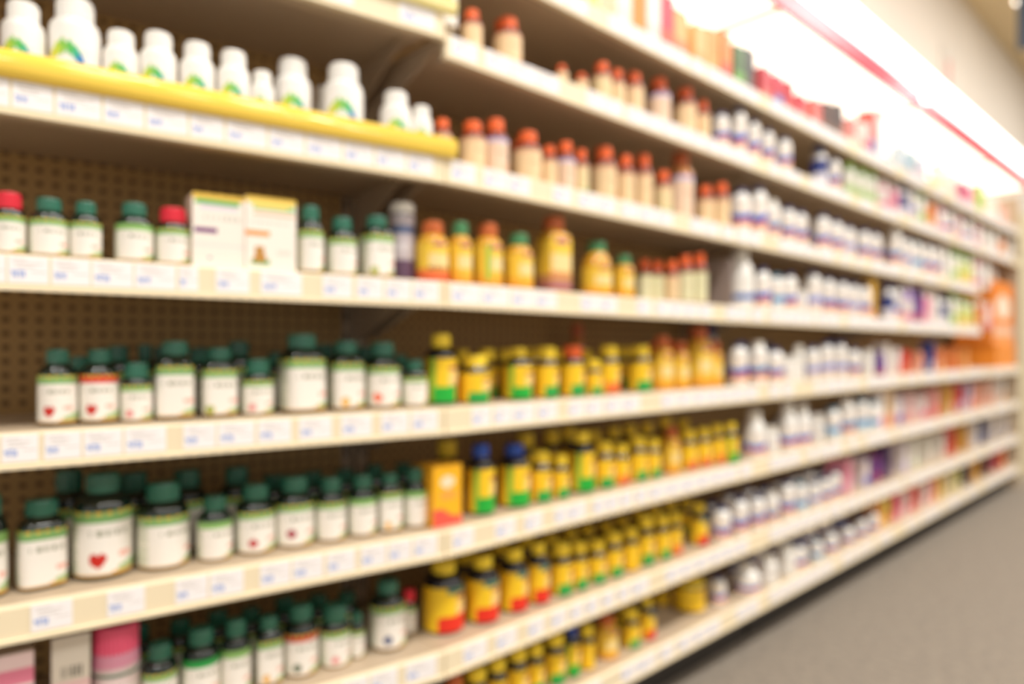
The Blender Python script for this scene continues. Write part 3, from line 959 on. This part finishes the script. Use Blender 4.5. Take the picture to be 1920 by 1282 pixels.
# lowest shelf
row(8, [(852, 46, 1262, 'yo'), (893, 46, 1250, 'y'), (932, 40, 1232, 'y'), (970, 42, 1212, 'y'), (1004, 34, 1206, 'y'), (1040, 42, 1186, 'y'), (1072, 32, 1172, 'ybl'), (1100, 30, 1172, 'yp'), (1136, 46, 1152, 'yo'), (1182, 36, 1142, 'y'), (1212, 34, 1120, 'yr'),
        (1292, 60, 1085, 'yt', dict(e=.045)), (1240, 34, 1100, 'yt', dict(e=.14, desc='yellow tub half hidden behind the large yellow tub')), (1346, 30, 1080, 'w'), (1400, 50, 1056, 'wbg'), (1440, 36, 1040, 'wm'), (1474, 36, 1020, 'wm'), (1498, 30, 1018, 'w'), (1530, 26, 1010, 'wt'), (1556, 30, 995, 'w'), (1588, 28, 984, 'w'), (1614, 24, 970, 'w'), (1636, 22, 958, 'w')])
row(8, [(870, 40, 1240, 'y', bk), (915, 38, 1220, 'y', bk), (958, 34, 1198, 'y', bk), (990, 34, 1188, 'y', bk), (1024, 32, 1176, 'y', bk), (1160, 30, 1130, 'y', bk), (1376, 28, 1055, 'nv', bk)])

# second row of the white bottles
for lv, xs in {2: (1367, 1398, 1425), 3: (1404, 1434, 1462, 1488, 1520, 1553, 1604, 1630, 1660), 4: (1442, 1466, 1490, 1536, 1563, 1587, 1610), 5: (1402, 1470, 1510, 1535, 1588, 1612),
               6: (1460, 1490, 1518, 1546, 1574, 1600), 7: (1368, 1402, 1432, 1460, 1487, 1513, 1537), 8: (1420, 1458, 1486, 1514, 1544, 1572)}.items():
    for x in xs:
        t_ = along(x, 1, .13)[1]
        hh = random.uniform(.085, .1)
        put(lv, x, 1280 * .06 / t_, HOR - (shelf_top(lv, 1) + hh - CAM[2]) * F / t_, random.choice(('w', 'w', 'wv', 'nv')), e=.1, back=1)

# far end of the lower shelves and the top shelf: cartons and a few bottles
FAR = {
    5: [(1664, 24, 644, 'EFE6DC', 'F4E8E0'), (1690, 22, 652, 'F0E6E0', 'F0C8C0'), (1708, 22, 656, 'E0402E', 'F08060'), (1732, 18, 660, 'F0A080', 'F4C8B8'), (1754, 16, 640, '34408C', 'D8D4E8'), (1774, 22, 652, 'F0905A', 'F4B888'), (1798, 20, 650, 'EE8A48', 'D85A40'), (1818, 16, 654, 'EE9C50', 'F4B888'), (1838, 18, 652, 'EFE8DC', 'E8E0A0')],
    6: [(1654, 24, 738, 'F4EEE8', 'F0B0C4'), (1676, 20, 730, 'F2D0A4', 'F0905A'), (1694, 22, 742, 'F0E8EC', '7A50B0'), (1716, 20, 736, 'F2C8C4', 'F4A8A0'), (1740, 22, 738, 'F4E2DE', 'F0588A'), (1764, 22, 728, 'F2A8A0', 'F06870'), (1790, 20, 722, 'E8B058', 'E8D0B0'), (1808, 18, 720, 'D84A4C', 'D8C8D4'), (1826, 18, 716, 'C8B4CC', 'F0A090'), (1844, 20, 716, 'F2A88C', 'F49880'), (1866, 18, 712, 'F4C4B0', 'F28868'), (1886, 14, 700, 'EFE6DC', 'F0A878')],
    7: [(1592, 40, 862, 'F09AAE', 'F4B8C4'), (1632, 22, 858, 'F0E4E4', '6A78C8'), (1652, 20, 852, '7A3C8C', 'A84A68'), (1674, 26, 832, '4A2A5C', '7A6078'), (1704, 20, 830, 'EFE4E4', 'D0C4E0'), (1726, 24, 822, 'F0EBDC', 'E8ECD0'), (1752, 22, 816, 'F0EBDC', 'F0DCCC'), (1776, 20, 810, 'F0E8DC', 'F0C8B8'), (1796, 22, 800, 'D84C40', 'E87858'), (1818, 18, 796, 'E0A848', 'C88848'), (1838, 16, 790, 'E8E0DC', 'D8D0D8'), (1854, 16, 786, '2E3A6C', '5A6088'), (1872, 18, 778, 'EDE4DC', '38508C'), (1892, 14, 770, 'EDE4DC', '4A6498')],
    8: [(1656, 20, 940, 'F4A850', 'F0B868'), (1670, 18, 932, 'D8C840', 'F0A860'), (1688, 20, 925, 'F4607A', 'F4A0A8'), (1706, 20, 918, 'F4D4CC', 'F8B8C0'), (1724, 20, 910, 'F0584C', 'F4A8A0'), (1742, 18, 904, 'F4DCD4', 'F4C4C4'), (1756, 18, 898, 'F49890', 'F4B8A0'), (1770, 18, 892, 'F6C850', 'F6D880'), (1788, 18, 886, 'F0E0B8', 'E8D898'), (1804, 18, 878, 'D8D078', 'EFE4C0'), (1822, 18, 866, '5A5560', '3E3840'), (1838, 18, 858, 'EAA83C', 'E8B858'), (1856, 16, 850, '6A4840', '8C5A50'), (1872, 14, 843, 'B84860', 'C86070'), (1888, 16, 836, 'F07848', 'F09058')],
    1: [(1064, 60, -70, 'F2B840', 'F4C850'), (1118, 44, -60, 'F5C63C', 'F8D878'), (1168, 24, -60, 'F6EADC', 'F4E0D0'), (1184, 26, -40, 'F08A30', 'F08A30'), (1203, 26, -30, 'F4E6DE', 'F0D4CC'), (1222, 22, -25, 'E04A5C', 'F0604C'), (1248, 24, 5, 'F4B070', 'F0845A'), (1318, 30, 52, 'F4B474', 'F2A060'), (1342, 30, 60, 'F0984A', 'F0A058'), (1366, 24, 66, 'F08A44', 'E0604C'), (1392, 28, 90, '4A6A34', '6FA84A'), (1410, 26, 96, '3A3A30', '5A4A40'), (1440, 22, 130, 'C8404A', 'D87068'), (1464, 20, 145, 'D0485A', '5C90D0'), (1486, 24, 158, 'C4303C', 'D8706C'), (1508, 22, 182, 'D04450', 'E08078'), (1536, 20, 190, 'E07068', 'F0A098'), (1560, 22, 196, '5A4034', '8A6A5C'), (1580, 20, 200, '4A3A32', 'A07868'), (1604, 18, 225, 'E89088', 'F4D8CC'), (1624, 16, 232, 'F2DCD4', 'F0604C'), (1640, 18, 212, 'D85A4C', '5060B0'), (1658, 20, 210, 'EAF0EE', 'F4F4F4'), (1700, 16, 276, 'C8D8E4', 'B8C8E0'), (1718, 16, 288, 'A8C4D0', 'D8B8B8'), (1736, 14, 300, 'D4D4E4', 'E8C0B8'), (1776, 14, 316, 'EFE6DC', 'E0DCCC'), (1796, 14, 330, 'F0DCD4', 'E8D0C8'), (1814, 16, 345, 'B03A68', 'C86A88'), (1830, 14, 352, 'E8A8B8', 'EAB8C0'), (1846, 14, 350, '9CCC3C', 'A8D060'), (1872, 14, 380, 'F0E4DC', 'EFE8E0'), (1890, 14, 392, 'F0C0B8', 'F0D0C0'), (1904, 10, 402, 'F0D4C8', 'F0E0D8')],
}
CN = [('E0402E', 'red'), ('F0905A', 'orange'), ('F4EEE8', 'white'), ('34408C', 'navy blue'), ('E8B058', 'golden'), ('F09AAE', 'pink'), ('7A3C8C', 'purple'), ('4A3A32', 'dark brown'),
      ('9CCC3C', 'lime green'), ('C8D8E4', 'pale blue'), ('F5C63C', 'yellow'), ('B03A68', 'crimson'), ('EFE4C0', 'cream'), ('4A6A34', 'dark green'), ('F4B474', 'peach')]


def cname(h):
    c = H(h)
    return min(CN, key=lambda q: sum((a - b) ** 2 for a, b in zip(H(q[0]), c)))[1]


CARD = []
for lv, lst in FAR.items():
    last = -9 if lv == 1 else max(px + pr for px, py, pr in PLACED[lv]) + .004
    for (x, w, top, c1, c2) in lst:
        e = .02 if lv == 1 else .04
        s0, t0 = along(x - w / 2, 1, e)
        s0 = max(s0, last + .003)
        # picture width shows the narrow front plus the long left side
        fw = random.uniform(.05, .065)
        dp = .05 if lv != 7 or w < 30 else .08
        o = carton(lv, x, x + 1, top, flat(c1, c2, .04, .36), c1, c2, '', e=e, depth=dp, fr=1, sw=min(fw, max(.02, fw)), hmax=.165 if lv != 1 else .2)
        ox = s0 + fw / 2
        if (lv == 5 and ox + fw / 2 > 4.41) or ox + fw / 2 > 5.3:
            for c_ in list(o.children):
                bpy.data.objects.remove(c_)
            bpy.data.objects.remove(o); ITEMS.pop(); PLACED[lv].pop()
            continue
        o.location.x = ox
        PLACED[lv].pop()
        PLACED[lv].append((ox, e + dp / 2, fw / 2))
        last = s0 + fw
        ITEMS[-1]['desc'] = f"{cname(c1)} carton with {cname(c2)} panel" if cname(c1) != cname(c2) else f"plain {cname(c1)} carton"
        ITEMS[-1]['fixed'] = False
# an orange bottle-shaped pack and a grey-green round tub on the top shelf
put(1, 1283, 34, 18, 'or', desc='tall orange bottle standing among cartons on the top shelf')
put(1, 1754, 18, 306, 'wg', desc='pale green tub-like bottle on the top shelf')

# big orange cartons in the farthest bay


def big_orange(u, v):
    if ((u - .5) / .34) ** 2 + ((v - .6) / .2) ** 2 < 1: return H('EFE4CC')
    if v < .3 and v > .16: return H('F2C4A4')
    return H('F58A28') if v > .3 else H('F4A058')


for k, (s0, e, w, d, h, z0, cols, txt) in enumerate((
        (4.77, .02, .5, .2, .37, .1405, 'F08C34', 'tall orange carton with cream oval, stacked on a low orange carton'),
        (4.80, .01, .48, .2, .14, 0, 'EE9030', 'low orange carton under the tall orange carton, farthest bay'))):
    mbx = carton_mesh(w, d, h, big_orange if k == 0 else flat('EE9030'), cols, 'F4A050')
    o = link('carton', mbx.mesh('carton'))
    o.location = (s0 + w / 2, e + d / 2, shelf_top(5, 1) + .0003 + z0)
    f_ = MB(); f_.box(-w * .47, w * .47, -d * .5 - .0004, 0, h - .0002, h + .0002, print_mat(), lin('F4A050')); obj('tuck_flap', f_, o)
    tag(o, txt, 'box', 'orange cartons at the far end')
o_ = link('supplement_bottle', None)
for me, nm in zip(proto(*K['wp'][:4])[0], ('body', 'cap', 'label')):
    link(nm, me, o_)
o_.location = (5.0, .1, shelf_top(5, 1) + .5113); o_.scale = (.045, .045, .1)
tag(o_, 'white bottle standing on top of the tall orange carton', 'bottle')

# ------------------------------------------------------------------ names by place
cnt = {}
for it in sorted(ITEMS, key=lambda i: i['x']):
    d = it['desc']
    if it['back'] and not it['fixed']:
        d = 'half-hidden ' + d
    if it['fixed']:
        it['o']['label'] = d
    else:
        key = (d, it['lv'])
        n = cnt.get(key, 0)
        cnt[key] = n + 1
        total = sum(1 for j in ITEMS if j['lv'] == it['lv'] and (('half-hidden ' if j['back'] else '') + j['desc']) == d)
        it['o']['label'] = f"{d}, {SHELF[it['lv']]}" if total == 1 else f"{d}, {ORD[n]} from left, {SHELF[it['lv']]}"
    it['o']['category'] = it['cat']
    noun = {'supplement_bottle': 'supplement bottles', 'vitamin_bottle': 'vitamin bottles', 'carton': 'cartons'}.get(it['kind'])
    if noun:
        it['o']['group'] = f"{noun} on the {SHELF[it['lv']]}"

# ------------------------------------------------------------------ ROOM
floor_m = noisy('grey_brown_carpet', '7E756A', '908678', 40, .92, .2)
nt = floor_m.node_tree
mb = MB(); mb.box(-6, 14, -7, .56, -.05, 0, floor_m); struct('floor', mb)
wall_m = mat('warm_white_wall', 'F8F0E4', .7, .3)
mb = MB(); mb.box(-6, 14, .56, .7, 0, 3.75, wall_m); struct('wall_back', mb)
mb = MB(); mb.box(13.9, 14, -7, .56, 0, 3.75, wall_m); struct('wall_right', mb)
ceil_m = mat('tan_ceiling', 'E6D2AC', .8, .2)
mb = MB(); mb.box(-6, 14, -7, .7, 3.7, 3.8, ceil_m); struct('ceiling', mb)
mb = MB(); mb.box(5.356, 7.6, .07, .56, 0, 1.84, mat('beige_pier', 'CFC3A2', .7, .3)); struct('wall_pier', mb)
mb = MB(); mb.box(5.356, 13.9, .53, .56, 0, .1, kick_m); struct('baseboard_back', mb)

# small things high up at the right
mb = MB(); mb.box(-.11, .11, -.012, 0, -.19, .19, mat('white_sign_board', 'F0EAE0', .5)); sg = obj('wall_sign', mb)
sg.location = (5.9, .558, 2.98)
mb = MB(); mb.box(.0, .085, -.0135, -.0125, -.13, .1, mat('pink_sign_print', 'F4A8A0', .5)); obj('pink_panel', mb, sg)
tag(sg, 'small white sign with pink panel high on the back wall', 'sign')
mb = MB(); mb.lathe([(.03, .07), (.05, .05), (.06, 0)], mat('brass_lamp_housing', 'B89A50', .35, .5), 20); sp = obj('spotlight', mb)
mb = MB(); mb.lathe([(.045, -.02), (.055, -.012), (.055, 0.001)], mat('lit_lamp', 'FFF4E4', .4, .5, emit=5), 20); obj('lamp', mb, sp)
sp.location = (6.55, .2, 3.62)
tag(sp, 'small bright spotlight under the ceiling near the wall', 'light')
k = (1919 - 960) / F
Zd = 3.4
dx, dy = VIEW[0] + k * RIGHT[0], VIEW[1] + k * RIGHT[1]
mb = MB(); mb.box(-.02, .02, -.3, .3, -.12, .3, mat('dark_blue_sign', '3A4450', .5))
mb.box(-.003, .003, -.25, -.24, .3, 3.7 - 2.58, MATS['dark_blue_sign']); mb.box(-.003, .003, .24, .25, .3, 3.7 - 2.58, MATS['dark_blue_sign'])
hs = obj('aisle_sign', mb); hs.location = (CAM[0] + dx * Zd + .20, CAM[1] + dy * Zd - .24, 2.58)
tag(hs, 'dark aisle sign hanging from the ceiling, upper right corner', 'sign')
mb = MB(); mb.box(-.03, .03, -.002, .002, 0, .07, mat('green_header_card', '8CD860', .4)); gc = obj('green_card', mb)
gc.location = (2.45, -.013, CZ + .232)
tag(gc, 'small bright green card on top of the lit canopy', 'sign')

# ------------------------------------------------------------------ LIGHT
for i, x in enumerate((-1.6, .8, 3.2, 5.6, 8.0)):
    for y in (-1.5, -4.2):
        ld = bpy.data.lights.new('ceiling_troffer', 'AREA')
        ld.shape = 'RECTANGLE'; ld.size = 1.2; ld.size_y = .35
        ld.energy = 64 if y > -2 else 46
        ld.color = (1.0, .972, .94)
        lo = bpy.data.objects.new('ceiling_troffer', ld); C.objects.link(lo)
        lo.location = (x, y, 3.66)
w = bpy.data.worlds.new('store_surroundings')
bpy.context.scene.world = w
w.use_nodes = True
bg = w.node_tree.nodes['Background']
bg.inputs['Color'].default_value = (1.0, .97, .94, 1)
bg.inputs['Strength'].default_value = .6

# ------------------------------------------------------------------ CAMERA
cd = bpy.data.cameras.new('camera')
cam = bpy.data.objects.new('camera', cd)
C.objects.link(cam)
cd.sensor_width = 36; cd.lens = 36 * F / 1920
cd.shift_y = (HOR - 641) / 1920
cam.location = CAM
cam.rotation_euler = (pi / 2, 0, TH - pi / 2)
cd.dof.use_dof = True
cd.dof.focus_distance = .5
cd.dof.aperture_fstop = 2.0
cd.clip_start = .01
sc = bpy.context.scene
sc.camera = cam
sc.view_settings.view_transform = 'Standard'
sc.view_settings.look = 'None'
sc.view_settings.gamma = 1
sc.view_settings.exposure = 0
sc.view_settings.use_curve_mapping = False
sc.cycles.use_denoising = True
sc.cycles.max_bounces = 6
sc.cycles.sample_clamp_indirect = 6
